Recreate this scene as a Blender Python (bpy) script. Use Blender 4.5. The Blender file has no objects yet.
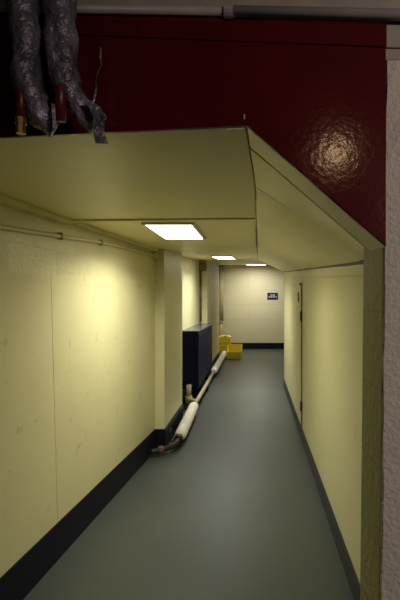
import bpy, bmesh, math, random
from mathutils import Vector, noise
random.seed(7)
S = bpy.context.scene
COL = S.collection
EYE = 1.5            # eye height above the painted floor

# ------------------------------------------------------------------ materials
def new_mat(name):
    m = bpy.data.materials.new(name); m.use_nodes = True
    nt = m.node_tree; b = nt.nodes['Principled BSDF']
    return m, nt, b

def paint(name, col, rough=0.5, var=0.12, var_scale=3.0, bump=0.1, bump_scale=40.0, bdist=0.01,
          metallic=0.0, spec=0.5, detail=4.0, col2=None, stretch=(1, 1, 1), marks=0.0):
    m, nt, b = new_mat(name)
    N, L = nt.nodes, nt.links
    tc = N.new('ShaderNodeTexCoord'); mp = N.new('ShaderNodeMapping')
    mp.inputs['Scale'].default_value = stretch
    L.new(tc.outputs['Object'], mp.inputs['Vector'])
    n1 = N.new('ShaderNodeTexNoise'); n1.inputs['Scale'].default_value = var_scale; n1.inputs['Detail'].default_value = 5
    L.new(mp.outputs['Vector'], n1.inputs['Vector'])
    rp = N.new('ShaderNodeValToRGB')
    rp.color_ramp.elements[0].position = 0.3; rp.color_ramp.elements[1].position = 0.7
    lo = col2 if col2 else tuple(c*(1-var) for c in col)
    hi = col if col2 else tuple(min(1, c*(1+var)) for c in col)
    rp.color_ramp.elements[0].color = (*lo, 1); rp.color_ramp.elements[1].color = (*hi, 1)
    L.new(n1.outputs['Fac'], rp.inputs['Fac'])
    if marks:   # scattered scuffs and pock marks in the old paint
        n3 = N.new('ShaderNodeTexNoise'); n3.inputs['Scale'].default_value = 11; n3.inputs['Detail'].default_value = 3
        L.new(tc.outputs['Object'], n3.inputs['Vector'])
        r3 = N.new('ShaderNodeValToRGB'); r3.color_ramp.elements[0].position = 0.66; r3.color_ramp.elements[1].position = 0.74
        r3.color_ramp.elements[0].color = (1, 1, 1, 1); r3.color_ramp.elements[1].color = (1-marks, 1-marks, 1-marks*1.2, 1)
        L.new(n3.outputs['Fac'], r3.inputs['Fac'])
        mx = N.new('ShaderNodeMix'); mx.data_type = 'RGBA'; mx.blend_type = 'MULTIPLY'; mx.inputs['Factor'].default_value = 1.0
        L.new(rp.outputs['Color'], mx.inputs['A']); L.new(r3.outputs['Color'], mx.inputs['B']); L.new(mx.outputs['Result'], b.inputs['Base Color'])
    else: L.new(rp.outputs['Color'], b.inputs['Base Color'])
    b.inputs['Roughness'].default_value = rough; b.inputs['Metallic'].default_value = metallic
    b.inputs['Specular IOR Level'].default_value = spec
    if bump > 0:
        n2 = N.new('ShaderNodeTexNoise'); n2.inputs['Scale'].default_value = bump_scale; n2.inputs['Detail'].default_value = detail
        L.new(tc.outputs['Object'], n2.inputs['Vector'])
        bp = N.new('ShaderNodeBump'); bp.inputs['Strength'].default_value = bump; bp.inputs['Distance'].default_value = bdist
        L.new(n2.outputs['Fac'], bp.inputs['Height']); L.new(bp.outputs['Normal'], b.inputs['Normal'])
    return m

def blockwork(name, col, axis, rough=0.6, bw=0.45, bh=0.225, off=(0, 0), joint=0.9, bump=0.5, grain=60.0, gstr=0.3, var=0.06):
    """painted concrete blocks: a brick pattern run over the wall's own length and height"""
    m, nt, b = new_mat(name); N, L = nt.nodes, nt.links
    tc = N.new('ShaderNodeTexCoord'); sp = N.new('ShaderNodeSeparateXYZ'); cb = N.new('ShaderNodeCombineXYZ')
    L.new(tc.outputs['Object'], sp.inputs[0])
    ax = N.new('ShaderNodeMath'); ax.operation = 'ADD'; ax.inputs[1].default_value = off[0]
    L.new(sp.outputs['X' if axis == 'X' else 'Y'], ax.inputs[0]); L.new(ax.outputs[0], cb.inputs['X'])
    az = N.new('ShaderNodeMath'); az.operation = 'ADD'; az.inputs[1].default_value = off[1]
    L.new(sp.outputs['Z'], az.inputs[0]); L.new(az.outputs[0], cb.inputs['Y'])
    br = N.new('ShaderNodeTexBrick'); br.inputs['Scale'].default_value = 1.0
    br.inputs['Brick Width'].default_value = bw; br.inputs['Row Height'].default_value = bh
    br.inputs['Mortar Size'].default_value = 0.006; br.inputs['Mortar Smooth'].default_value = 0.6
    br.inputs['Color1'].default_value = (*[c*(1+var) for c in col], 1); br.inputs['Color2'].default_value = (*[c*(1-var) for c in col], 1)
    br.inputs['Mortar'].default_value = (*[c*joint for c in col], 1)
    L.new(cb.outputs[0], br.inputs['Vector'])
    L.new(br.outputs['Color'], b.inputs['Base Color'])
    n2 = N.new('ShaderNodeTexNoise'); n2.inputs['Scale'].default_value = grain; n2.inputs['Detail'].default_value = 6
    L.new(tc.outputs['Object'], n2.inputs['Vector'])
    b1 = N.new('ShaderNodeBump'); b1.inputs['Strength'].default_value = gstr; b1.inputs['Distance'].default_value = 0.01
    L.new(n2.outputs['Fac'], b1.inputs['Height'])
    inv = N.new('ShaderNodeMath'); inv.operation = 'SUBTRACT'; inv.inputs[0].default_value = 1.0
    L.new(br.outputs['Fac'], inv.inputs[1])
    b2 = N.new('ShaderNodeBump'); b2.inputs['Strength'].default_value = bump; b2.inputs['Distance'].default_value = 0.008
    L.new(inv.outputs[0], b2.inputs['Height']); L.new(b1.outputs['Normal'], b2.inputs['Normal'])
    L.new(b2.outputs['Normal'], b.inputs['Normal'])
    b.inputs['Roughness'].default_value = rough
    return m

CREAM = (0.69, 0.635, 0.345)
M = {}
M['lining'] = paint('cream_painted_board', CREAM, rough=0.38, marks=0.22, var=0.05, var_scale=1.6, bump=0.10, bump_scale=14, bdist=0.01)
M['lining_right'] = paint('cream_painted_board_right', (0.67, 0.62, 0.33), rough=0.42, marks=0.15, var=0.05, var_scale=1.4, bump=0.08, bump_scale=12)
M['block_left'] = blockwork('cream_rough_block', (0.70, 0.64, 0.345), 'Y', rough=0.42, gstr=0.5, grain=45, bump=0.2, joint=0.94, off=(0.1, 0.02))
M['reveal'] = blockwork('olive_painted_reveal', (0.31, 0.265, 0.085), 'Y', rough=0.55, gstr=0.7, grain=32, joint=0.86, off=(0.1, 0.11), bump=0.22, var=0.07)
M['ceiling'] = paint('cream_ceiling_board', (0.81, 0.74, 0.385), rough=0.42, var=0.04, var_scale=1.2, bump=0.06, bump_scale=9)
M['soffit'] = paint('cream_soffit_board', (0.84, 0.77, 0.42), rough=0.36, var=0.05, var_scale=2.0, bump=0.08, bump_scale=7)
M['back'] = blockwork('pale_painted_block', (0.62, 0.57, 0.39), 'X', rough=0.5, bw=3.7, bh=0.45, off=(0.2, 0.445), joint=0.82, gstr=0.1, bump=0.25, var=0.02)
M['floor'] = paint('grey_green_floor_paint', (0.062, 0.070, 0.058), rough=0.42, var=0.10, var_scale=1.3, bump=0.12, bump_scale=26, bdist=0.006, spec=0.33)
M['navy'] = paint('navy_gloss_skirting', (0.008, 0.009, 0.017), spec=0.14, rough=0.45, var=0.15, bump=0.1, bump_scale=20)
M['charcoal'] = paint('charcoal_skirting', (0.035, 0.038, 0.040), rough=0.5, var=0.15, bump=0.1, bump_scale=20)
M['red'] = paint('oxblood_gloss_paint', (0.070, 0.0035, 0.006), rough=0.14, var=0.12, var_scale=5, bump=0.5, bump_scale=58, bdist=0.0009, detail=2, spec=0.40)
M['pier'] = blockwork('bare_grey_block', (0.53, 0.48, 0.43), 'X', rough=0.9, bw=0.45, bh=0.30, off=(-0.12, 0.05), joint=0.98, gstr=0.9, grain=70, bump=0.06, var=0.02)
M['pale_steel'] = paint('dusty_pale_paint', (0.30, 0.26, 0.23), rough=0.6, var=0.15, var_scale=8, bump=0.1, bump_scale=30)
M['conduit_grey'] = paint('dusty_grey_conduit', (0.36, 0.31, 0.29), rough=0.45, var=0.12, var_scale=9, bump=0.05)
M['tape'] = paint('crumpled_silver_tape', (0.33, 0.29, 0.38), col2=(0.035, 0.034, 0.034), rough=0.33, var_scale=30, bump=1.0, bump_scale=42, bdist=0.016, metallic=0.35, stretch=(1, 1, 0.4))  # wrinkle highlights and shade painted in as pale and dark upright streaks
M['red_pipe'] = paint('red_painted_pipe', (0.10, 0.008, 0.007), rough=0.4, var=0.2, var_scale=30, bump=0.1)
M['brass'] = paint('dull_brass', (0.33, 0.22, 0.07), rough=0.35, metallic=0.8, var=0.15, var_scale=40, bump=0.05)
M['radiator'] = paint('navy_enamel', (0.006, 0.007, 0.030), rough=0.4, var=0.1, bump=0.03, spec=0.05)
M['radiator_top'] = paint('navy_enamel_top_sheen', (0.05, 0.045, 0.08), spec=0.9, rough=0.22, var=0.1, bump=0.03)  # lilac reflection of the bright wall tinted into the top's base colour
M['lagging'] = paint('grubby_white_lagging', (0.86, 0.81, 0.68), rough=0.8, var=0.16, var_scale=9, bump=0.5, bump_scale=28, bdist=0.01)
M['cream_pipe'] = paint('yellowed_cream_pipe', (0.36, 0.31, 0.165), rough=0.45, var=0.12, var_scale=10, bump=0.05)
M['rust'] = paint('rusty_iron', (0.03, 0.017, 0.011), rough=0.6, col2=(0.010, 0.008, 0.007), var_scale=22, bump=0.5, bump_scale=60, metallic=0.2)
M['worn_metal'] = paint('worn_fitting', (0.12, 0.075, 0.055), rough=0.4, metallic=0.5, var_scale=30, var=0.3)
M['yellow'] = paint('yellow_plastic', (0.86, 0.70, 0.04), rough=0.4, var=0.06, bump=0.02)
M['yellow_pale'] = paint('faded_yellow_plastic', (0.74, 0.58, 0.13), rough=0.45, var=0.08, bump=0.02)
M['lime'] = paint('green_marking', (0.22, 0.36, 0.04), rough=0.5)
M['sign'] = paint('dark_blue_sign', (0.010, 0.005, 0.065), rough=0.3, var=0.05, bump=0.0)
M['white'] = paint('white_lettering', (0.75, 0.72, 0.82), rough=0.5, var=0.02, bump=0.0)
M['sign_edge'] = paint('pale_sign_edge', (0.62, 0.56, 0.48), rough=0.5, var=0.04, bump=0.0)
M['trunking'] = paint('cream_trunking', (0.64, 0.57, 0.29), rough=0.4, var=0.05, bump=0.05)
M['duct_grey'] = paint('grey_cream_pipe', (0.36, 0.32, 0.20), rough=0.5, var=0.08, bump=0.05)
M['tan'] = paint('tan_bare_pipe', (0.42, 0.31, 0.14), rough=0.5, var=0.15, var_scale=12)
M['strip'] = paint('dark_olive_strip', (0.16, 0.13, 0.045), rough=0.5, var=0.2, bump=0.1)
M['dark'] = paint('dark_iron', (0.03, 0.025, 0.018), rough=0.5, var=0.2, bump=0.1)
M['light_frame'] = paint('light_frame', (0.62, 0.58, 0.45), rough=0.4, var=0.03, bump=0.0)
M['door'] = paint('cream_door_paint', (0.69, 0.62, 0.33), rough=0.40, var=0.04, bump=0.06, bump_scale=10)
def emit(name, col, s):
    m, nt, b = new_mat(name)
    b.inputs['Base Color'].default_value = (0.8, 0.8, 0.8, 1)
    b.inputs['Emission Color'].default_value = (*col, 1); b.inputs['Emission Strength'].default_value = s
    return m
M['glow1'] = emit('lit_diffuser_near', (1.0, 0.99, 0.86), 6.0)
M['glow2'] = emit('lit_diffuser_middle', (0.97, 0.95, 1.0), 6.0)
M['glow3'] = emit('lit_diffuser_far', (1.0, 0.96, 0.88), 4.0)

# ------------------------------------------------------------------ mesh helpers
def box(bm, x0, x1, y0, y1, z0, z1):
    vs = [bm.verts.new(p) for p in ((x0,y0,z0),(x1,y0,z0),(x1,y1,z0),(x0,y1,z0),(x0,y0,z1),(x1,y0,z1),(x1,y1,z1),(x0,y1,z1))]
    for f in ((3,2,1,0),(4,5,6,7),(0,1,5,4),(1,2,6,5),(2,3,7,6),(3,0,4,7)): bm.faces.new([vs[i] for i in f])
def hexa(bm, b, t):
    """eight corners: four below, four above, same order"""
    vs = [bm.verts.new(p) for p in list(b)+list(t)]
    for f in ((3,2,1,0),(4,5,6,7),(0,1,5,4),(1,2,6,5),(2,3,7,6),(3,0,4,7)): bm.faces.new([vs[i] for i in f])
def prism_z(bm, pts, z0, z1):
    lo = [bm.verts.new((x, y, z0)) for x, y in pts]; hi = [bm.verts.new((x, y, z1)) for x, y in pts]
    n = len(pts); bm.faces.new(lo[::-1]); bm.faces.new(hi)
    for i in range(n): bm.faces.new((lo[i], lo[(i+1) % n], hi[(i+1) % n], hi[i]))
def prism_y(bm, pts, y0, y1):
    a = [bm.verts.new((x, y0, z)) for x, z in pts]; b = [bm.verts.new((x, y1, z)) for x, z in pts]
    n = len(pts); bm.faces.new(a); bm.faces.new(b[::-1])
    for i in range(n): bm.faces.new((a[i], b[i], b[(i+1) % n], a[(i+1) % n]))
def loft(bm, secs):
    """closed solid through matching cross-sections"""
    rows = [[bm.verts.new(p) for p in s] for s in secs]; n = len(rows[0])
    bm.faces.new(rows[0]); bm.faces.new(rows[-1][::-1])
    for a, b in zip(rows, rows[1:]):
        for i in range(n): bm.faces.new((a[i], b[i], b[(i+1) % n], a[(i+1) % n]))
def smooth_path(pts, sub):
    pts = [Vector(p) for p in pts]; out = []
    for i in range(len(pts)-1):
        p0 = pts[max(i-1, 0)]; p1 = pts[i]; p2 = pts[i+1]; p3 = pts[min(i+2, len(pts)-1)]
        for k in range(sub):
            t = k/sub
            out.append(0.5*((2*p1)+(p2-p0)*t+(2*p0-5*p1+4*p2-p3)*t*t+(3*p1-p0-3*p2+p3)*t**3))
    out.append(pts[-1]); return out
def tube(bm, pts, r, seg=16, rough=0.0, freq=20.0, seed=0.0):
    pts = [Vector(p) for p in pts]; n = len(pts)
    rad = r if isinstance(r, (list, tuple)) else [r]*n
    up = None; rings = []
    for i, p in enumerate(pts):
        d = (pts[min(i+1, n-1)]-pts[max(i-1, 0)]).normalized()
        if up is None:
            up = Vector((0, 0, 1)) if abs(d.z) < 0.9 else Vector((0, 1, 0))
        u = (up-d*up.dot(d)).normalized(); v = d.cross(u); up = u
        ring = []
        for k in range(seg):
            a = 2*math.pi*k/seg; o = u*math.cos(a)+v*math.sin(a)
            rr = rad[i]
            if rough: rr *= 1+rough*noise.noise(Vector(((p+o*rad[i]).x*freq*1.3, (p+o*rad[i]).y*freq*1.3, (p+o*rad[i]).z*freq*0.8))+Vector((seed, seed, seed)))*2
            ring.append(bm.verts.new(p+o*rr))
        rings.append(ring)
    for a, b in zip(rings, rings[1:]):
        for k in range(seg): bm.faces.new((a[k], a[(k+1) % seg], b[(k+1) % seg], b[k]))
    bm.faces.new(rings[0][::-1]); bm.faces.new(rings[-1])
def ribbon(bm, pts, w, th=0.0012, twist=None):
    """a strip of tape with real thickness"""
    secs = []
    pts = [Vector(p) for p in pts]
    for i, p in enumerate(pts):
        a = twist[i] if twist else 0.0; ww = w[i] if isinstance(w, (list, tuple)) else w
        s = Vector((math.cos(a), math.sin(a), 0))*ww/2; t = Vector((-math.sin(a), math.cos(a), 0))*th/2
        secs.append([p-s-t, p+s-t, p+s+t, p-s+t])
    loft(bm, secs)
def finish(bm, name, mat, parent=None, bevel=0.0, smooth=False):
    bmesh.ops.recalc_face_normals(bm, faces=bm.faces[:])
    me = bpy.data.meshes.new(name); bm.to_mesh(me); bm.free()
    o = bpy.data.objects.new(name, me); COL.objects.link(o)
    me.materials.append(M[mat] if isinstance(mat, str) else mat)
    if smooth:
        for p in me.polygons: p.use_smooth = True
    if bevel:
        b = o.modifiers.new('bevel', 'BEVEL'); b.width = bevel; b.segments = 2; b.limit_method = 'ANGLE'
    if parent:
        o.parent = parent; o.matrix_parent_inverse = parent.matrix_world.inverted() if False else o.matrix_parent_inverse
        me.transform(__import__('mathutils').Matrix.Translation(-parent.location))
    return o
def thing(name, label, cat, loc, group=None):
    o = bpy.data.objects.new(name, None); COL.objects.link(o); o.location = loc; o.empty_display_size = 0.1
    return tag(o, label, cat, group)
def tag(o, label, cat, group=None):
    o['label'] = label; o['category'] = cat
    if group: o['group'] = group
    return o
def struct(o): o['kind'] = 'structure'; return o
B = bmesh.new

def ceil_z(y): return EYE + (0.492 if y < 4.2 else 0.492+0.0604*(y-4.2))

# ------------------------------------------------------------------ the setting
YB = 13.8            # back wall
YE = 7.76            # where the right-hand wall stops and the passage opens out
bm = B(); box(bm, -1.9, 3.2, -2.2, YB+0.15, -0.12, 0.0); struct(finish(bm, 'floor', 'floor'))

def wall_x(y): return -1.175+0.0757*(y-2.25)
prof = [(wall_x(1.36), 1.36), (wall_x(4.5), 4.5), (-0.91, 4.5), (-0.91, 5.6), (-1.05, 5.6), (-1.05, 8.53),
        (-0.905, 8.53), (-0.905, 11.3), (-1.15, 11.3), (-1.15, YB)]
bm = B(); prism_z(bm, prof+[(-1.7, YB), (-1.7, 1.36)], 0, 2.75)
wl = struct(finish(bm, 'wall_left', 'block_left'))
# smooth boards fixed over the lower part of the left wall, in two sheets with an open joint
def board_top(y): return EYE+0.055+0.0355*y
TH = 0.006
for (ya0, ya1), (yb0, yb1) in (((1.36, 1.36), (2.612, 2.528)), ((2.617, 2.533), (4.494, 4.494))):
    bm = B()     # the joint between the sheets leans a little
    hexa(bm, [(wall_x(ya0)-0.001, ya0, 0), (wall_x(ya0)+TH, ya0, 0), (wall_x(yb0)+TH, yb0, 0), (wall_x(yb0)-0.001, yb0, 0)],
             [(wall_x(ya1)-0.001, ya1, board_top(ya1)), (wall_x(ya1)+TH, ya1, board_top(ya1)), (wall_x(yb1)+TH, yb1, board_top(yb1)), (wall_x(yb1)-0.001, yb1, board_top(yb1))])
    struct(finish(bm, 'wall_left_board', 'lining', None, 0.001))
# smooth lining on the two piers and the recess
bm = B(); box(bm, wall_x(4.5)+0.007, -0.906, 4.494, 4.5, 0, 1.735); box(bm, -0.911, -0.905, 4.5, 5.6, 0, 1.735); struct(finish(bm, 'wall_left_pier', 'lining'))
bm = B(); box(bm, -1.051, -1.045, 5.6, 8.53, 0, 2.08); struct(finish(bm, 'wall_left_recess', 'lining_right'))

# skirting: follows the jogs of the left wall
def skirt(bm, pts, h, th):
    for (xa, ya), (xb, yb) in zip(pts, pts[1:]):
        d = Vector((xb-xa, yb-ya)).normalized(); nrm = Vector((d.y, -d.x))*th
        hexa(bm, [(xa, ya, 0), (xa+nrm.x, ya+nrm.y, 0), (xb+nrm.x, yb+nrm.y, 0), (xb, yb, 0)],
                 [(xa, ya, h), (xa+nrm.x, ya+nrm.y, h), (xb+nrm.x, yb+nrm.y, h), (xb, yb, h)])
bm = B()
skirt(bm, [(wall_x(1.36)+TH, 1.36), (wall_x(4.494)+TH, 4.494)], 0.212, 0.008)
skirt(bm, [(wall_x(4.494)+TH, 4.494), (-0.905, 4.494), (-0.905, 5.6)], 0.212, 0.010)
skirt(bm, [(-1.045, 5.6), (-1.045, 8.53)], 0.20, 0.008)
skirt(bm, [(-1.045, 8.53), (-0.905, 8.53), (-0.905, 11.3)], 0.20, 0.010)
struct(finish(bm, 'baseboard_left', 'navy'))

bm = B(); box(bm, -1.7, 3.2, YB, YB+0.15, 0, 2.75); struct(finish(bm, 'wall_back', 'back'))
bm = B(); box(bm, -1.15, 3.0, YB-0.015, YB, 0, 0.185); struct(finish(bm, 'baseboard_back', 'navy'))
bm = B(); box(bm, 3.0, 3.2, YE-2, YB, 0, 2.75); struct(finish(bm, 'wall_far_right', 'back'))
bm = B(); box(bm, 0.62, 3.0, YE-0.15, YE, 0, 2.75); struct(finish(bm, 'wall_return', 'back'))

# right-hand wall: upper plaster, smooth board below it, door opening in the board
DY0, DY1 = 4.80, 5.72
bm = B()
box(bm, 0.506, 0.62, 1.50, YE, 0, 2.2)
struct(finish(bm, 'wall_right', 'lining_right', None, 0.004))
def rtop(y): return EYE+0.0511*y
DT = EYE+0.18        # door head
bm = B()
def rboard(ya, yb, z0):
    hexa(bm, [(0.5, ya, z0), (0.507, ya, z0), (0.507, yb, z0), (0.5, yb, z0)],
             [(0.5, ya, rtop(ya)), (0.507, ya, rtop(ya)), (0.507, yb, rtop(yb)), (0.5, yb, rtop(yb))])
rboard(1.50, DY0-0.008, 0); rboard(DY1+0.008, YE, 0); rboard(DY0-0.008, DY1+0.008, DT+0.008)
hexa(bm, [(0.494, 1.50, rtop(1.5)+0.006), (0.507, 1.50, rtop(1.5)+0.006), (0.507, YE, rtop(YE)+0.010), (0.494, YE, rtop(YE)+0.010)],
         [(0.494, 1.50, EYE+0.135), (0.507, 1.50, EYE+0.135), (0.507, YE, EYE+0.478), (0.494, YE, EYE+0.478)])
box(bm, 0.5, 0.62, YE, YE+0.006, 0, rtop(YE))
struct(finish(bm, 'wall_right_board', 'lining_right', None, 0.002))
bm = B(); box(bm, 0.494, 0.500, 1.50, DY0-0.03, 0, 0.15); box(bm, 0.494, 0.500, DY1+0.03, YE, 0, 0.15)
struct(finish(bm, 'baseboard_right', 'charcoal', None, 0.001))

# flush cream door
dr = bpy.data.objects.new('door_1', None); COL.objects.link(dr); dr.location = (0.5, (DY0+DY1)/2, 0); struct(dr)
bm = B(); box(bm, 0.498, 0.5055, DY0, DY1, 0.012, DT); finish(bm, 'door_leaf', 'door', dr, 0.001)
bm = B(); box(bm, 0.490, 0.498, DY0+0.03, DY1-0.03, 0.02, 0.15); finish(bm, 'kick_plate', 'charcoal', dr)
for zc in (EYE-0.17, 0.38):
    bm = B(); tube(bm, [(0.484, DY0-0.055, zc-0.05), (0.484, DY0-0.055, zc+0.05)], 0.010, 10)
    box(bm, 0.490, 0.499, DY0-0.06, DY0+0.03, zc-0.04, zc+0.04); finish(bm, 'hinge', 'dark', dr)
bm = B(); box(bm, 0.476, 0.4985, DY0-0.01, DY0+0.12, DT-0.018, DT-0.002); finish(bm, 'top_bolt', 'dark', dr, 0.002)
bm = B(); box(bm, 0.488, 0.4985, DY0+0.28, DY0+0.36, EYE-0.02, EYE+0.085); hp = finish(bm, 'lock_plate', 'strip', dr, 0.002)
bm = B(); box(bm, 0.487, 0.4995, DY0-0.045, DY0-0.012, 0.005, DT+0.0); finish(bm, 'edge_strip', 'strip', dr, 0.002)

# ceiling: lower near sheet, then the sheets that carry the lights, climbing to the back
def near_z(x, y):
    t = min(1, max(0, (y-1.25)/0.55)); t = t*t*(3-2*t)
    return EYE+(1-t)*(0.481+0.047*x)+t*(0.487+0.011*x)
YJ = 2.67
bm = B()
nx, ny = 10, 12
def cgrid(bm, fx0, fx1, ys, fz, top):
    rows = []
    for y in ys:
        rows.append([bm.verts.new((fx0+(fx1(y)-fx0)*i/nx, y, fz(fx0+(fx1(y)-fx0)*i/nx, y))) for i in range(nx+1)])
    trow = [[bm.verts.new((v.co.x, v.co.y, top(v.co.y))) for v in r] for r in rows]
    for R, flip in ((rows, True), (trow, False)):
        for a, b in zip(R, R[1:]):
            for i in range(nx): bm.faces.new((a[i], a[i+1], b[i+1], b[i]))
    for i in range(nx):
        bm.faces.new((rows[0][i], rows[0][i+1], trow[0][i+1], trow[0][i])); bm.faces.new((rows[-1][i], rows[-1][i+1], trow[-1][i+1], trow[-1][i]))
    for k in range(len(ys)-1):
        for e in (0, nx): bm.faces.new((rows[k][e], rows[k+1][e], trow[k+1][e], trow[k][e]))
def crease_x(y): return -0.022+0.026*min(1, (y-1.25)/0.7) if y < 1.95 else 0.004+0.046*(y-1.95)/(YE-1.95)
cgrid(bm, -1.6, lambda y: crease_x(y)-0.004, [1.25+(YJ-1.25)*k/ny for k in range(ny+1)], near_z, lambda y: EYE+0.56)
struct(finish(bm, 'ceiling_near', 'ceiling'))
bm = B()
secs = []
for y in (YJ, 4.2, YE):
    secs.append([(-1.65, y, ceil_z(y)), (0.62, y, ceil_z(y)), (0.62, y, ceil_z(y)+0.1), (-1.65, y, ceil_z(y)+0.1)])
loft(bm, secs)
loft(bm, [[(-1.65, y, ceil_z(y)), (3.1, y, ceil_z(y)), (3.1, y, ceil_z(y)+0.1), (-1.65, y, ceil_z(y)+0.1)] for y in (YE, YB+0.1)])
struct(finish(bm, 'ceiling', 'ceiling'))
bm = B(); hexa(bm, [(-1.17, YJ-0.012, near_z(-1.17, YJ)-0.010), (-0.002, YJ-0.012, near_z(0, YJ)-0.010), (-0.002, YJ+0.016, near_z(0, YJ)-0.010), (-1.17, YJ+0.016, near_z(-1.17, YJ)-0.010)],
                   [(-1.17, YJ-0.012, ceil_z(YJ)), (-0.002, YJ-0.012, ceil_z(YJ)), (-0.002, YJ+0.016, ceil_z(YJ)), (-1.17, YJ+0.016, ceil_z(YJ))])
struct(finish(bm, 'trim_1', 'trunking', None, 0.002))

# boxed soffit that slopes from the ceiling down to the right-hand wall
def soffit_sec(y, lift=0.0):
    if y <= 1.42:
        t = (y-1.25)/0.17; bx = 0.361+0.005*t; bz = 0.147+0.004*t
    elif y <= 1.95:
        t = (y-1.42)/0.53; bx = 0.366+0.134*min(1, t*1.0); bz = 0.151+0.012*t
    else:
        t = (y-1.95)/(YE-1.95); bx = 0.5; bz = 0.163+0.320*t
    cx = crease_x(y); cz = near_z(cx, y) if y < YJ else ceil_z(y)-0.012
    top = ceil_z(y)+0.05
    # boards sag a little between their fixings
    mid = ((cx+bx)/2, (cz+EYE+bz)/2)
    if y < 1.43: sag = 0.0
    elif y < 1.953: sag = -0.012*math.sin(math.pi*(y-1.428)/0.525)
    else: sag = 0.016*math.exp(-((y-2.5)/0.35)**2)+0.008*math.sin(y*2.1)
    g = (0.006+0.016*abs(noise.noise(Vector((y*1.7, 0.3, 2.2))))*1.6+0.008*math.exp(-((y-2.0)/0.08)**2)) if y > 1.9 else 0.0005
    sl = (EYE+bz-mid[1])/(bx-mid[0])
    ex = bx-g; ez = EYE+bz-sl*g+lift
    return [(cx, y, cz+lift), (mid[0], y, mid[1]-sag+lift), (ex, y, ez), (ex+0.0004, y, ez+6*g+0.002), (bx+0.003, y, EYE+bz+6*g+0.004+lift), (bx+0.003, y, top), (cx, y, top)]
ys = [1.25, 1.414]
bm = B()
secs = [soffit_sec(1.25), soffit_sec(1.412), soffit_sec(1.414, 0.022), soffit_sec(1.432, 0.022), soffit_sec(1.434)]
secs += [soffit_sec(1.5), soffit_sec(1.6), soffit_sec(1.7), soffit_sec(1.8), soffit_sec(1.9), soffit_sec(1.938), soffit_sec(1.940, 0.016), soffit_sec(1.952, 0.016), soffit_sec(1.954)]
secs += [soffit_sec(2.05+0.18*k) for k in range(31)]+[soffit_sec(YE)]
loft(bm, secs); struct(finish(bm, 'ceiling_sloped', 'soffit'))
# flat cover strip beside the corner where the soffit meets the ceiling
bm = B()
loft(bm, [[(crease_x(y)-0.052-0.006*y, y, near_z(crease_x(y)-0.055, y)-0.003), (crease_x(y)-0.006, y, near_z(crease_x(y)-0.006, y)-0.003), (crease_x(y)-0.006, y, near_z(crease_x(y)-0.006, y)+0.002), (crease_x(y)-0.052-0.006*y, y, near_z(crease_x(y)-0.055, y)+0.002)] for y in (1.252, 1.4, 1.6, 1.8, 2.2, 2.654)])
struct(finish(bm, 'trim_3', 'ceiling', None, 0.001))
# ragged dark strip: painted shade of the gap between soffit and wall head
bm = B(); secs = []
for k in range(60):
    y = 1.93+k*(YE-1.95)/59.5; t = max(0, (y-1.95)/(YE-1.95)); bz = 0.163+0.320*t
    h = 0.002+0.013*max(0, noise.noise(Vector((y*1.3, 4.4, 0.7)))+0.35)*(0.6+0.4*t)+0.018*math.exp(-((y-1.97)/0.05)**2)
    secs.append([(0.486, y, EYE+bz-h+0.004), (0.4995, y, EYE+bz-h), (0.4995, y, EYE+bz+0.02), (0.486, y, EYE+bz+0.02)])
loft(bm, secs); struct(finish(bm, 'gap_shade_strip', 'dark'))
# dark strip painting the shade inside an open joint along part of that corner
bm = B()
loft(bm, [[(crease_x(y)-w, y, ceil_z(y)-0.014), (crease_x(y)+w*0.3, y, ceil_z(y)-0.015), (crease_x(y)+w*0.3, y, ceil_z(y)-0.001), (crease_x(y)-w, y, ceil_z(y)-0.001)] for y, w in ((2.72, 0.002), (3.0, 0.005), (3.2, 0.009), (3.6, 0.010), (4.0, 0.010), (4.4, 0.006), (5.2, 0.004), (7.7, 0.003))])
struct(finish(bm, 'joint_shade_strip', 'strip'))
# red lintel over the opening
F = 1.25
bm = B()
prism_y(bm, [(-1.6, EYE+0.405), (-0.708, EYE+0.447), (-0.022, EYE+0.4806), (0.361, EYE+0.147), (0.361, EYE+0.715), (-1.6, EYE+0.790)], F-0.012, F-0.0005)
prism_y(bm, [(-1.6, EYE+0.771), (0.361, EYE+0.694), (0.361, EYE+0.758), (-1.6, EYE+0.834)], F-0.018, F-0.0005)
struct(finish(bm, 'wall_front_lintel', 'red', None, 0.003))
bm = B(); prism_y(bm, [(-1.6, EYE+0.50), (0.361, EYE+0.60), (0.361, EYE+0.6675), (1.6, EYE+0.6675), (1.6, EYE+1.15), (-1.6, EYE+1.15)], F, F+0.11)
prism_y(bm, [(0.362, EYE+0.698), (1.6, EYE+0.664), (1.6, EYE+0.775), (0.362, EYE+0.775)], F-0.008, F-0.0005)
struct(finish(bm, 'wall_front', 'pale_steel', None, 0.003))
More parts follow.
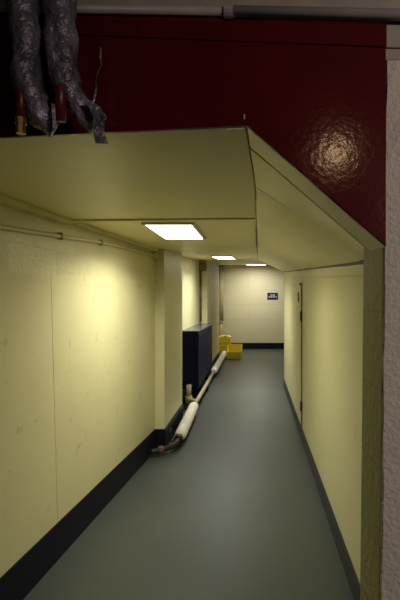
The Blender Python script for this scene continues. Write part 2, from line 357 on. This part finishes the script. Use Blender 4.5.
# block pier at the right of the opening: bare front, painted reveal
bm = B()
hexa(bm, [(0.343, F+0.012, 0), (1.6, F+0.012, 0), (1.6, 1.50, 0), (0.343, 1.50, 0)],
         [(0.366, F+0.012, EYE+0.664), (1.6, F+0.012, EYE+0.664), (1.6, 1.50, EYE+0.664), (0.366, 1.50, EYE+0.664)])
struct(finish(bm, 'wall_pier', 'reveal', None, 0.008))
bm = B()
hexa(bm, [(0.345, F-0.004, 0), (1.6, F-0.004, 0), (1.6, F+0.013, 0), (0.345, F+0.013, 0)],
         [(0.3665, F-0.004, EYE+0.664), (1.6, F-0.004, EYE+0.664), (1.6, F+0.013, EYE+0.664), (0.3665, F+0.013, EYE+0.664)])
bmesh.ops.subdivide_edges(bm, edges=bm.edges[:], cuts=30, use_grid_fill=True)
for v in bm.verts:
    n = noise.noise(Vector((v.co.x*30, 3.1, v.co.z*30)))+0.5*noise.noise(Vector((v.co.x*80, 7.7, v.co.z*80)))
    v.co.y += n*0.004 if v.co.y < F+0.005 else 0
    if v.co.x < 0.4: v.co.x += 0.004*noise.noise(Vector((1.3, v.co.y*60, v.co.z*38)))
struct(finish(bm, 'wall_pier_face', 'pier', None))
bm = B(); prism_z(bm, [(-1.7, F), (wall_x(1.25)-0.0, F), (wall_x(1.36), 1.36), (-1.7, 1.36)], 0, EYE+0.50); struct(finish(bm, 'wall_front_left', 'block_left'))

# ------------------------------------------------------------------ ceiling lights
def ceiling_light(label, x0, x1, y0, y1, glow, watts, col, spread=140):
    t = thing('ceiling_light', label, 'light', ((x0+x1)/2, (y0+y1)/2, ceil_z((y0+y1)/2)), 'lit ceiling panels along the passage')
    def slab(bm, xa, xb, ya, yb, d0, d1):
        hexa(bm, [(xa, ya, ceil_z(ya)-d0), (xb, ya, ceil_z(ya)-d0), (xb, yb, ceil_z(yb)-d0), (xa, yb, ceil_z(yb)-d0)],
                 [(xa, ya, ceil_z(ya)-d1), (xb, ya, ceil_z(ya)-d1), (xb, yb, ceil_z(yb)-d1), (xa, yb, ceil_z(yb)-d1)])
    bm = B(); w = 0.018
    slab(bm, x0-w, x0, y0-w, y1+w, 0.016, 0.0); slab(bm, x1, x1+w, y0-w, y1+w, 0.016, 0.0)
    slab(bm, x0, x1, y0-w, y0, 0.016, 0.0); slab(bm, x0, x1, y1, y1+w, 0.016, 0.0)
    finish(bm, 'frame', 'light_frame', t)
    bm = B(); slab(bm, x0, x1, y0, y1, 0.011, 0.002); finish(bm, 'diffuser', glow, t)
    # the tubes behind the diffuser: their light leaves it mostly downwards
    ym = (y0+y1)/2
    a = bpy.data.lights.new('tube_light', 'AREA'); a.shape = 'RECTANGLE'; a.size = x1-x0; a.size_y = y1-y0
    a.energy = watts; a.color = col; a.spread = math.radians(spread)
    ao = bpy.data.objects.new('tube_light', a); COL.objects.link(ao)
    ao.location = ((x0+x1)/2, ym, ceil_z(ym)-0.0135-0.001)
    ao.rotation_euler = (math.atan2(ceil_z(y1)-ceil_z(y0), y1-y0), 0, 0)
ceiling_light('large bright white ceiling light panel nearest the red lintel', -0.700, -0.405, 2.86, 3.53, 'glow1', 16, (1.0, 0.99, 0.87), 146)
ceiling_light('small bright ceiling light panel above the navy radiator casing', -0.600, -0.325, 6.2, 7.6, 'glow2', 29, (0.97, 0.98, 0.97))
ceiling_light('farthest ceiling light, a thin bright sliver near the back wall', -0.25, 0.31, 12.1, 13.2, 'glow3', 32, (1.0, 0.97, 0.86), 170)

# ------------------------------------------------------------------ trunking and conduit high on the left wall
def wtop(y): return min(near_z(wall_x(y), y), 9) if y < YJ else ceil_z(y)
bm = B()
secs = []
for y in (1.37, 1.6, 1.8, 2.2, 2.655):
    x = wall_x(y); z = wtop(y)-0.001
    secs.append([(x+0.001, y, z-0.028), (x+0.062, y, z-0.028), (x+0.062, y, z), (x+0.001, y, z)])
loft(bm, secs)
secs = []
for y in (2.69, 4.47):
    x = wall_x(y); z = wtop(y)-0.001
    secs.append([(x+0.001, y, z-0.028), (x+0.05, y, z-0.028), (x+0.05, y, z), (x+0.001, y, z)])
loft(bm, secs)
o = finish(bm, 'trim_2', 'trunking', None, 0.003); struct(o)
cd = thing('wall_conduit', 'thin cream conduit clipped along the left wall below the ceiling', 'conduit', (wall_x(3), 3, EYE+0.36))
bm = B(); pts = []
for y, z in ((1.37, 0.305), (2.09, 0.338), (3.15, 0.404), (3.9, 0.43), (4.36, 0.438), (4.44, 0.439)): pts.append((wall_x(y)+0.0135, y, EYE+z))
tube(bm, smooth_path(pts, 4), 0.0125, 12); finish(bm, 'pipe', 'trunking', cd, 0, True)
for y, z in ((2.62, 0.372), (3.18, 0.4055), (1.75, 0.321)):
    bm = B(); x = wall_x(y); box(bm, x+0.0005, x+0.030, y-0.012, y+0.012, EYE+z-0.02, EYE+z+0.02); finish(bm, 'clip', 'duct_grey', cd, 0.003)
bm = B(); x = wall_x(4.42); box(bm, x+0.001, x+0.05, 4.40, 4.48, EYE+0.41, EYE+0.468); finish(bm, 'junction_box', 'trunking', cd, 0.004)
# upper conduit drop beside the second pier
t = thing('drop_conduit', 'dark conduit dropping from a box in the corner beyond the radiator', 'conduit', (-1.02, 8.48, 1.0))
bm = B(); tube(bm, [(-1.024, 8.49, 1.09), (-1.024, 8.49, 2.06)], 0.020, 12); finish(bm, 'pipe', 'strip', t, 0, True)
bm = B(); box(bm, -1.044, -0.92, 8.42, 8.528, 2.05, 2.20); finish(bm, 'box', 'strip', t, 0.004)
t = thing('riser_pipe', 'grey upright pipe in the far left corner behind the yellow bins', 'pipe', (-1.03, 13.6, 0))
bm = B(); tube(bm, [(-1.03, 13.62, 0.85), (-1.03, 13.62, ceil_z(13.62)-0.006)], 0.075, 16); finish(bm, 'pipe', 'duct_grey', t, 0, True)
bm = B(); tube(bm, [(-1.03, 13.62, 0.0), (-1.03, 13.62, 0.85)], 0.050, 16); o = finish(bm, 'lower_section', 'tan', t, 0, True); o['label'] = 'tan lower section of pipe'
bm = B(); tube(bm, [(-1.03, 13.62, 0.82), (-1.03, 13.62, 0.87)], 0.085, 16); finish(bm, 'collar', 'duct_grey', t)

# ------------------------------------------------------------------ navy radiator casing
R0, R1, RX0, RX1, RZ0, RZ1 = 6.37, 8.40, -1.040, -0.80, 0.233, 1.065
t = thing('radiator', 'long navy blue radiator casing hung on the left wall', 'radiator', ((RX0+RX1)/2, (R0+R1)/2, RZ0))
bm = B(); box(bm, RX0, RX1-0.012, R0, R1, RZ0, RZ1-0.02); finish(bm, 'casing', 'radiator', t, 0.006)
bm = B(); box(bm, RX0-0.003, RX1+0.004, R0-0.008, R1+0.008, RZ1-0.0195, RZ1); finish(bm, 'top_plate', 'radiator_top', t, 0.005)
n = 5; pw = (R1-R0)/n
for k in range(n):
    bm = B(); box(bm, RX1-0.0115, RX1, R0+k*pw+0.006, R0+(k+1)*pw-0.006, RZ0+0.02, RZ1-0.03)
    fp = finish(bm, 'front_panel', 'radiator', t, 0.004)
    bm = B()
    for j in range(6): box(bm, RX1+0.0002, RX1+0.004, R0+k*pw+0.05, R0+(k+1)*pw-0.05, RZ1-0.14+j*0.015, RZ1-0.133+j*0.015)
    g = finish(bm, 'grille', 'radiator', fp); g.location = -Vector((0, 0, 0))
    g.data.transform(__import__('mathutils').Matrix.Translation(-t.location))
for y in (R0+0.3, R1-0.3):
    bm = B(); box(bm, -1.0445, RX0+0.06, y-0.03, y+0.03, RZ0-0.03, RZ0+0.001); finish(bm, 'bracket', 'dark', t)

# ------------------------------------------------------------------ heating pipe along the floor
PX, PZ = -0.795, 0.118
t = thing('heating_pipe', 'cream heating pipe with white lagging running low along the left wall', 'pipe', (PX, 5, 0))
bm = B(); tube(bm, [(PX, 5.80, PZ), (PX, 8.8, PZ)], 0.030, 14); finish(bm, 'pipe', 'cream_pipe', t, 0, True)
bm = B(); ps = [(PX+0.022-0.022*k/26, 4.64+1.25*k/26, PZ-0.02+0.02*k/26) for k in range(27)]
rs = [0.035]+[0.061]*25+[0.038]; tube(bm, ps, rs, 18, 0.06, 11); o = finish(bm, 'lagging', 'lagging', t, 0, True); o['label'] = 'near length of bulky white lagging'
bm = B(); ps = [(PX, 8.72+3.1*k/30, PZ) for k in range(31)]
rs = [0.045]+[0.066]*29+[0.05]; tube(bm, ps, rs, 18, 0.03, 8, 3.0); o = finish(bm, 'lagging', 'lagging', t, 0, True); o['label'] = 'far length of white lagging'
bm = B(); tube(bm, smooth_path([(PX+0.02, 4.70, PZ-0.02), (PX+0.02, 4.52, PZ-0.03), (PX-0.01, 4.40, 0.075), (-0.90, 4.31, 0.062), (-0.985, 4.27, 0.060)], 6), 0.027, 12, 0.04, 40)
el = finish(bm, 'elbow', 'rust', t, 0, True); el['label'] = 'rusty bent end of the pipe'
bm = B(); tube(bm, [(-0.885, 4.325, 0.063), (-0.925, 4.30, 0.061)], 0.040, 8); finish(bm, 'coupling', 'worn_metal', t)
bm = B(); tube(bm, [(PX+0.018, 4.60, PZ-0.022), (PX+0.016, 4.54, PZ-0.028)], 0.043, 8); finish(bm, 'coupling', 'rust', t)
bm = B(); tube(bm, [(PX-0.06, 4.52, 0.165), (PX-0.055, 4.545, 0.21)], 0.018, 10); tube(bm, [(PX-0.055, 4.52, 0.08), (PX-0.06, 4.52, 0.17)], 0.012, 10)
tube(bm, [(PX+0.01, 4.52, 0.085), (PX-0.06, 4.52, 0.085)], 0.012, 10); finish(bm, 'drain_cock', 'rust', t)
# feed up into the radiator
bm = B(); tube(bm, [(-0.915, 6.22, 0.325), (-0.915, 6.22, 0.13)], 0.034, 14); tube(bm, [(-0.915, 6.22, 0.175), (-0.915, 6.22, 0.075)], 0.050, 12)
tube(bm, [(-0.915, 6.22, 0.29), (-0.915, 6.361, 0.29)], 0.022, 12)
tube(bm, smooth_path([(-0.915, 6.22, PZ), (-0.87, 6.20, PZ), (PX-0.02, 6.14, PZ)], 4), 0.030, 12); finish(bm, 'valve', 'cream_pipe', t, 0, True)
for y in (5.35, 7.4, 10.0):
    bm = B(); box(bm, PX-0.03, PX+0.03, y-0.02, y+0.02, 0.0, PZ-0.05+(0.02 if y == 7.4 else 0)); finish(bm, 'support', 'dark', t)

# ------------------------------------------------------------------ yellow plastic bins by the far left wall
def bin_mesh(bm, w0, w1, d, hf, hb, th=0.012):
    """open tub, low in front and high behind, walls with thickness"""
    o = [(-w0/2, 0), (w0/2, 0), (w0/2, d), (-w0/2, d)]; k = w1/w0
    def ring(s, inset, hs): return [(x*s+(inset if x < 0 else -inset), (y-d/2)*(1+(s-1)*0.5)+d/2+(inset if y == 0 else -inset), h) for (x, y), h in zip(o, hs)]
    A = [bm.verts.new(p) for p in ring(1, 0, [0]*4)]; Bq = [bm.verts.new(p) for p in ring(k, 0, [hf, hf, hb, hb])]
    C = [bm.verts.new(p) for p in ring(k, th, [hf, hf, hb, hb])]; D = [bm.verts.new(p) for p in ring(1, th, [th]*4)]
    bm.faces.new(A[::-1]); bm.faces.new(D)
    for a, b in ((A, Bq), (Bq, C), (C, D)):
        for i in range(4): bm.faces.new((a[i], a[(i+1) % 4], b[(i+1) % 4], b[i]))
bx, by = -0.525, 11.38
t = thing('storage_bin', 'open-fronted yellow plastic bin on the floor beside the pipe end', 'bin', (bx, by, 0))
def shifted(bm): bmesh.ops.translate(bm, verts=bm.verts[:], vec=(bx, by, 0)); return bm
bm = B(); bin_mesh(bm, 0.335, 0.385, 0.42, 0.19, 0.345); finish(shifted(bm), 'tub', 'yellow', t, 0.006)
for k in range(7):
    bm = B(); x = -0.138+0.046*k
    hexa(bm, [(x-0.006, -0.014, 0.02), (x+0.006, -0.014, 0.02), (x+0.006, 0.0, 0.02), (x-0.006, 0.0, 0.02)],
             [(x*1.1-0.006, -0.030, 0.17), (x*1.1+0.006, -0.030, 0.17), (x*1.1+0.006, -0.012, 0.17), (x*1.1-0.006, -0.012, 0.17)])
    finish(shifted(bm), 'rib', 'yellow', t)
bm = B(); box(bm, -0.197, 0.197, -0.040, -0.018, 0.170, 0.192); finish(shifted(bm), 'rim', 'yellow', t, 0.004)
def crate(label, x, y, z, w, d, h, lid, grp='yellow crates stacked in the far corner'):
    t = thing('storage_crate', label, 'crate', (x, y, z), grp)
    def sh(bm): bmesh.ops.translate(bm, verts=bm.verts[:], vec=(x, y, z)); return bm
    bm = B(); bin_mesh(bm, w*0.92, w, d, h, h); finish(sh(bm), 'tub', 'yellow', t, 0.006)
    bm = B()
    for zz in (h*0.45, h-0.03): box(bm, -w/2-0.004, w/2+0.004, -0.022, 0.012, zz, zz+0.022)
    finish(sh(bm), 'rib', 'yellow', t, 0.004)
    if lid:
        bm = B(); box(bm, -w/2-0.01, w/2+0.01, -0.02, d+0.02, h+0.0005, h+0.025); box(bm, -w/2+0.03, w/2-0.03, 0.04, d-0.04, h+0.025, h+0.05)
        l = finish(sh(bm), 'lid', 'yellow_pale', t, 0.006)
        bm = B(); box(bm, 0.0, 0.06, -0.024, d*0.5, h+0.026, h+0.056); g = finish(bm, 'marking', 'lime', l); g['label'] = 'green marking on the lid'
crate('yellow plastic crate on the floor, lower of the two stacked behind the bin', -0.855, 12.62, 0.0, 0.33, 0.42, 0.235, False)
crate('lidded yellow crate stacked on another behind the bin', -0.855, 12.62, 0.236, 0.33, 0.42, 0.20, True)

# ------------------------------------------------------------------ blue sign on the back wall
sx0, sx1, sz0, sz1 = 0.377, 0.704, EYE+0.009, EYE+0.223
t = thing('wall_sign', 'small dark blue sign with two lines of white lettering on back wall', 'sign', ((sx0+sx1)/2, YB, sz0))
bm = B(); box(bm, sx0, sx1, YB-0.008, YB-0.0005, sz0, sz1); finish(bm, 'plate', 'sign', t, 0.002)
bm = B()
def glyph(bm, x, z, w, h, k):
    s = w*0.24; y0, y1 = YB-0.0105, YB-0.0085
    box(bm, x, x+s, y0, y1, z, z+h)
    if k % 3 != 1: box(bm, x+w-s, x+w, y0, y1, z, z+h)
    if k % 2 == 0: box(bm, x+s, x+w-s, y0, y1, z+h-s, z+h)
    else: box(bm, x+s, x+w-s, y0, y1, z, z+s)
    box(bm, x+s, x+w-s, y0, y1, z+h*0.42, z+h*0.42+s)
mx = (sx0+sx1)/2
for k in range(4): glyph(bm, mx-0.062+k*0.033, sz0+0.122, 0.026, 0.048, k)
for k in range(8): glyph(bm, mx-0.130+k*0.033, sz0+0.062, 0.026, 0.048, k+1)
finish(bm, 'lettering', 'white', t)

# ------------------------------------------------------------------ taped pipes hanging in front of the lintel
def up(p): return (p[0], p[1], p[2]+EYE)
PY = 1.10
t = thing('taped_pipe', 'pipe wrapped in silver tape with a brass tip, left of the hanging pair', 'pipe', (-0.565, PY, EYE+0.44), 'tape-wrapped pipes in front of the red lintel')
bm = B(); pts = smooth_path([up((-0.565, PY, 1.2495)), up((-0.565, PY, 0.85)), up((-0.563, PY, 0.67)), up((-0.558, PY, 0.56)), up((-0.548, PY+0.01, 0.495)), up((-0.532, PY+0.02, 0.455)), up((-0.502, PY+0.035, 0.436))], 12)
rs = [0.034 if i < 50 else 0.028 for i in range(len(pts))]; tube(bm, pts, rs, 22, 0.14, 24, 1.0); finish(bm, 'tape_wrap', 'tape', t, 0, True)
bm = B(); tube(bm, [up((-0.566, PY-0.012, 0.54)), up((-0.566, PY-0.012, 0.432))], 0.0105, 14); finish(bm, 'stub', 'red_pipe', t, 0, True)
bm = B(); tube(bm, [up((-0.566, PY-0.012, 0.440)), up((-0.566, PY-0.012, 0.425)), up((-0.566, PY-0.012, 0.4249)), up((-0.566, PY-0.012, 0.402))], [0.0135, 0.0135, 0.0115, 0.0115], 8); finish(bm, 'brass_cap', 'brass', t)
bm = B(); ribbon(bm, [up((-0.480, PY-0.02, 0.47)), up((-0.478, PY-0.024, 0.44)), up((-0.482, PY-0.018, 0.41))], [0.016, 0.014, 0.008], twist=[0.2, 0.5, 0.9]); finish(bm, 'loose_tape', 'tape', t)
t = thing('taped_pipe', 'pipe wrapped in silver tape with dangling tape end, right of the pair', 'pipe', (-0.47, PY, EYE+0.44), 'tape-wrapped pipes in front of the red lintel')
bm = B(); pts = smooth_path([up((-0.474, PY, 1.2495)), up((-0.474, PY, 0.85)), up((-0.473, PY, 0.67)), up((-0.470, PY, 0.57)), up((-0.452, PY+0.01, 0.512)), up((-0.427, PY+0.015, 0.472)), up((-0.392, PY+0.015, 0.438))], 12)
rs = [0.036 if i < 45 else 0.029 for i in range(len(pts))]; tube(bm, pts, rs, 22, 0.14, 24, 5.0); finish(bm, 'tape_wrap', 'tape', t, 0, True)
bm = B(); tube(bm, [up((-0.469, PY-0.014, 0.56)), up((-0.469, PY-0.014, 0.432))], 0.0125, 14); finish(bm, 'stub', 'red_pipe', t, 0, True)
bm = B(); ribbon(bm, [up((-0.400, PY-0.032, 0.474)), up((-0.380, PY-0.034, 0.458)), up((-0.369, PY-0.034, 0.43)), up((-0.371, PY-0.032, 0.400)), up((-0.364, PY-0.03, 0.372))], [0.020, 0.028, 0.030, 0.026, 0.029], twist=[0.1, 0.2, -0.2, 0.3, 0.1])
o = finish(bm, 'loose_tape', 'tape', t); o['label'] = 'dangling end of silver tape'
bm = B(); ribbon(bm, smooth_path([up((-0.386, PY-0.030, 0.460)), up((-0.384, PY-0.012, 0.51)), up((-0.388, PY, 0.545)), up((-0.379, PY+0.006, 0.575)), up((-0.378, PY+0.002, 0.60)), up((-0.376, PY, 0.618))], 3), 0.0045, 0.0012, [0.3*i for i in range(16)])
o = finish(bm, 'loose_strand', 'tape', t); o['label'] = 'thin frayed strand of tape'

# conduit along the top of the front wall
t = thing('conduit', 'dusty grey conduit running along above the red lintel', 'conduit', (0.1, 1.222, EYE+0.78))
cy = 1.222
bm = B(); tube(bm, [(-1.5, cy, EYE+0.805), (-0.068, cy, EYE+0.784)], 0.011, 14); finish(bm, 'pipe', 'conduit_grey', t, 0, True)
bm = B(); tube(bm, [(-0.068, cy, EYE+0.784), (1.5, cy, EYE+0.752)], 0.0145, 14); finish(bm, 'pipe', 'conduit_grey', t, 0, True)
bm = B(); tube(bm, [(-0.084, cy, EYE+0.7845), (-0.060, cy, EYE+0.7838)], 0.019, 14); finish(bm, 'coupling', 'conduit_grey', t)
for x in (-0.9, 0.62):
    bm = B(); box(bm, x-0.012, x+0.012, cy-0.02, F, EYE+0.74, EYE+0.815); finish(bm, 'bracket', 'conduit_grey', t, 0.002)
bm = B(); box(bm, -1.7, 1.6, -2.2, 1.40, EYE+1.25, EYE+1.35); struct(finish(bm, 'ceiling_lobby', 'pale_steel'))
# little hook screwed into the lintel over the soffit corner
t = thing('hook', 'tiny pale hook on the red lintel above the soffit corner', 'hook', (-0.03, F-0.012, EYE+0.50))
bm = B(); tube(bm, [(-0.030, F-0.011, EYE+0.500), (-0.030, F-0.017, EYE+0.500), (-0.030, F-0.018, EYE+0.508)], 0.0022, 8); finish(bm, 'shank', 'conduit_grey', t)
bm = B(); tube(bm, [(-0.030, F-0.0118, EYE+0.500), (-0.030, F-0.014, EYE+0.500)], 0.0035, 10); finish(bm, 'base', 'conduit_grey', t)

# ------------------------------------------------------------------ lamp of the lobby behind the viewer, plus an added fill light
def lobby(name, loc, aim, watts, col, rad, cone):
    ld = bpy.data.lights.new(name, 'SPOT'); ld.energy = watts; ld.color = col; ld.shadow_soft_size = rad
    ld.spot_size = math.radians(cone); ld.spot_blend = 1.0
    o = bpy.data.objects.new(name, ld); COL.objects.link(o); o.location = loc
    o.rotation_euler = (Vector(aim)-Vector(loc)).to_track_quat('-Z', 'Y').to_euler()
lobby('warm_lobby_lamp', (0.595, -0.85, EYE+1.08), (0.5, 1.25, 1.5), 4.5, (1.0, 0.66, 0.34), 0.06, 110)
lobby('pier_fill_light', (2.15, -2.0, EYE+0.95), (1.15, 1.25, 1.45), 190, (1.0, 0.86, 0.76), 0.20, 72)  # added neutral light for the pier, set so the lintel doesn't mirror it

w = bpy.data.worlds.new('world'); S.world = w; w.use_nodes = True
w.node_tree.nodes['Background'].inputs['Color'].default_value = (0.9, 0.85, 0.9, 1)
w.node_tree.nodes['Background'].inputs['Strength'].default_value = 0.012

# ------------------------------------------------------------------ camera
cd = bpy.data.cameras.new('camera'); cam = bpy.data.objects.new('camera', cd); COL.objects.link(cam)
cam.location = (0, 0, EYE); cam.rotation_euler = (math.radians(90), 0, 0)
cd.sensor_fit = 'AUTO'; cd.sensor_width = 36; cd.lens = 36*450/600
cd.shift_x = -55/600; cd.shift_y = 0.0; cd.clip_start = 0.02; cd.clip_end = 100
S.camera = cam
S.view_settings.view_transform = 'Standard'; S.view_settings.look = 'None'
S.view_settings.exposure = 0.0; S.view_settings.gamma = 1.0; S.view_settings.use_curve_mapping = False
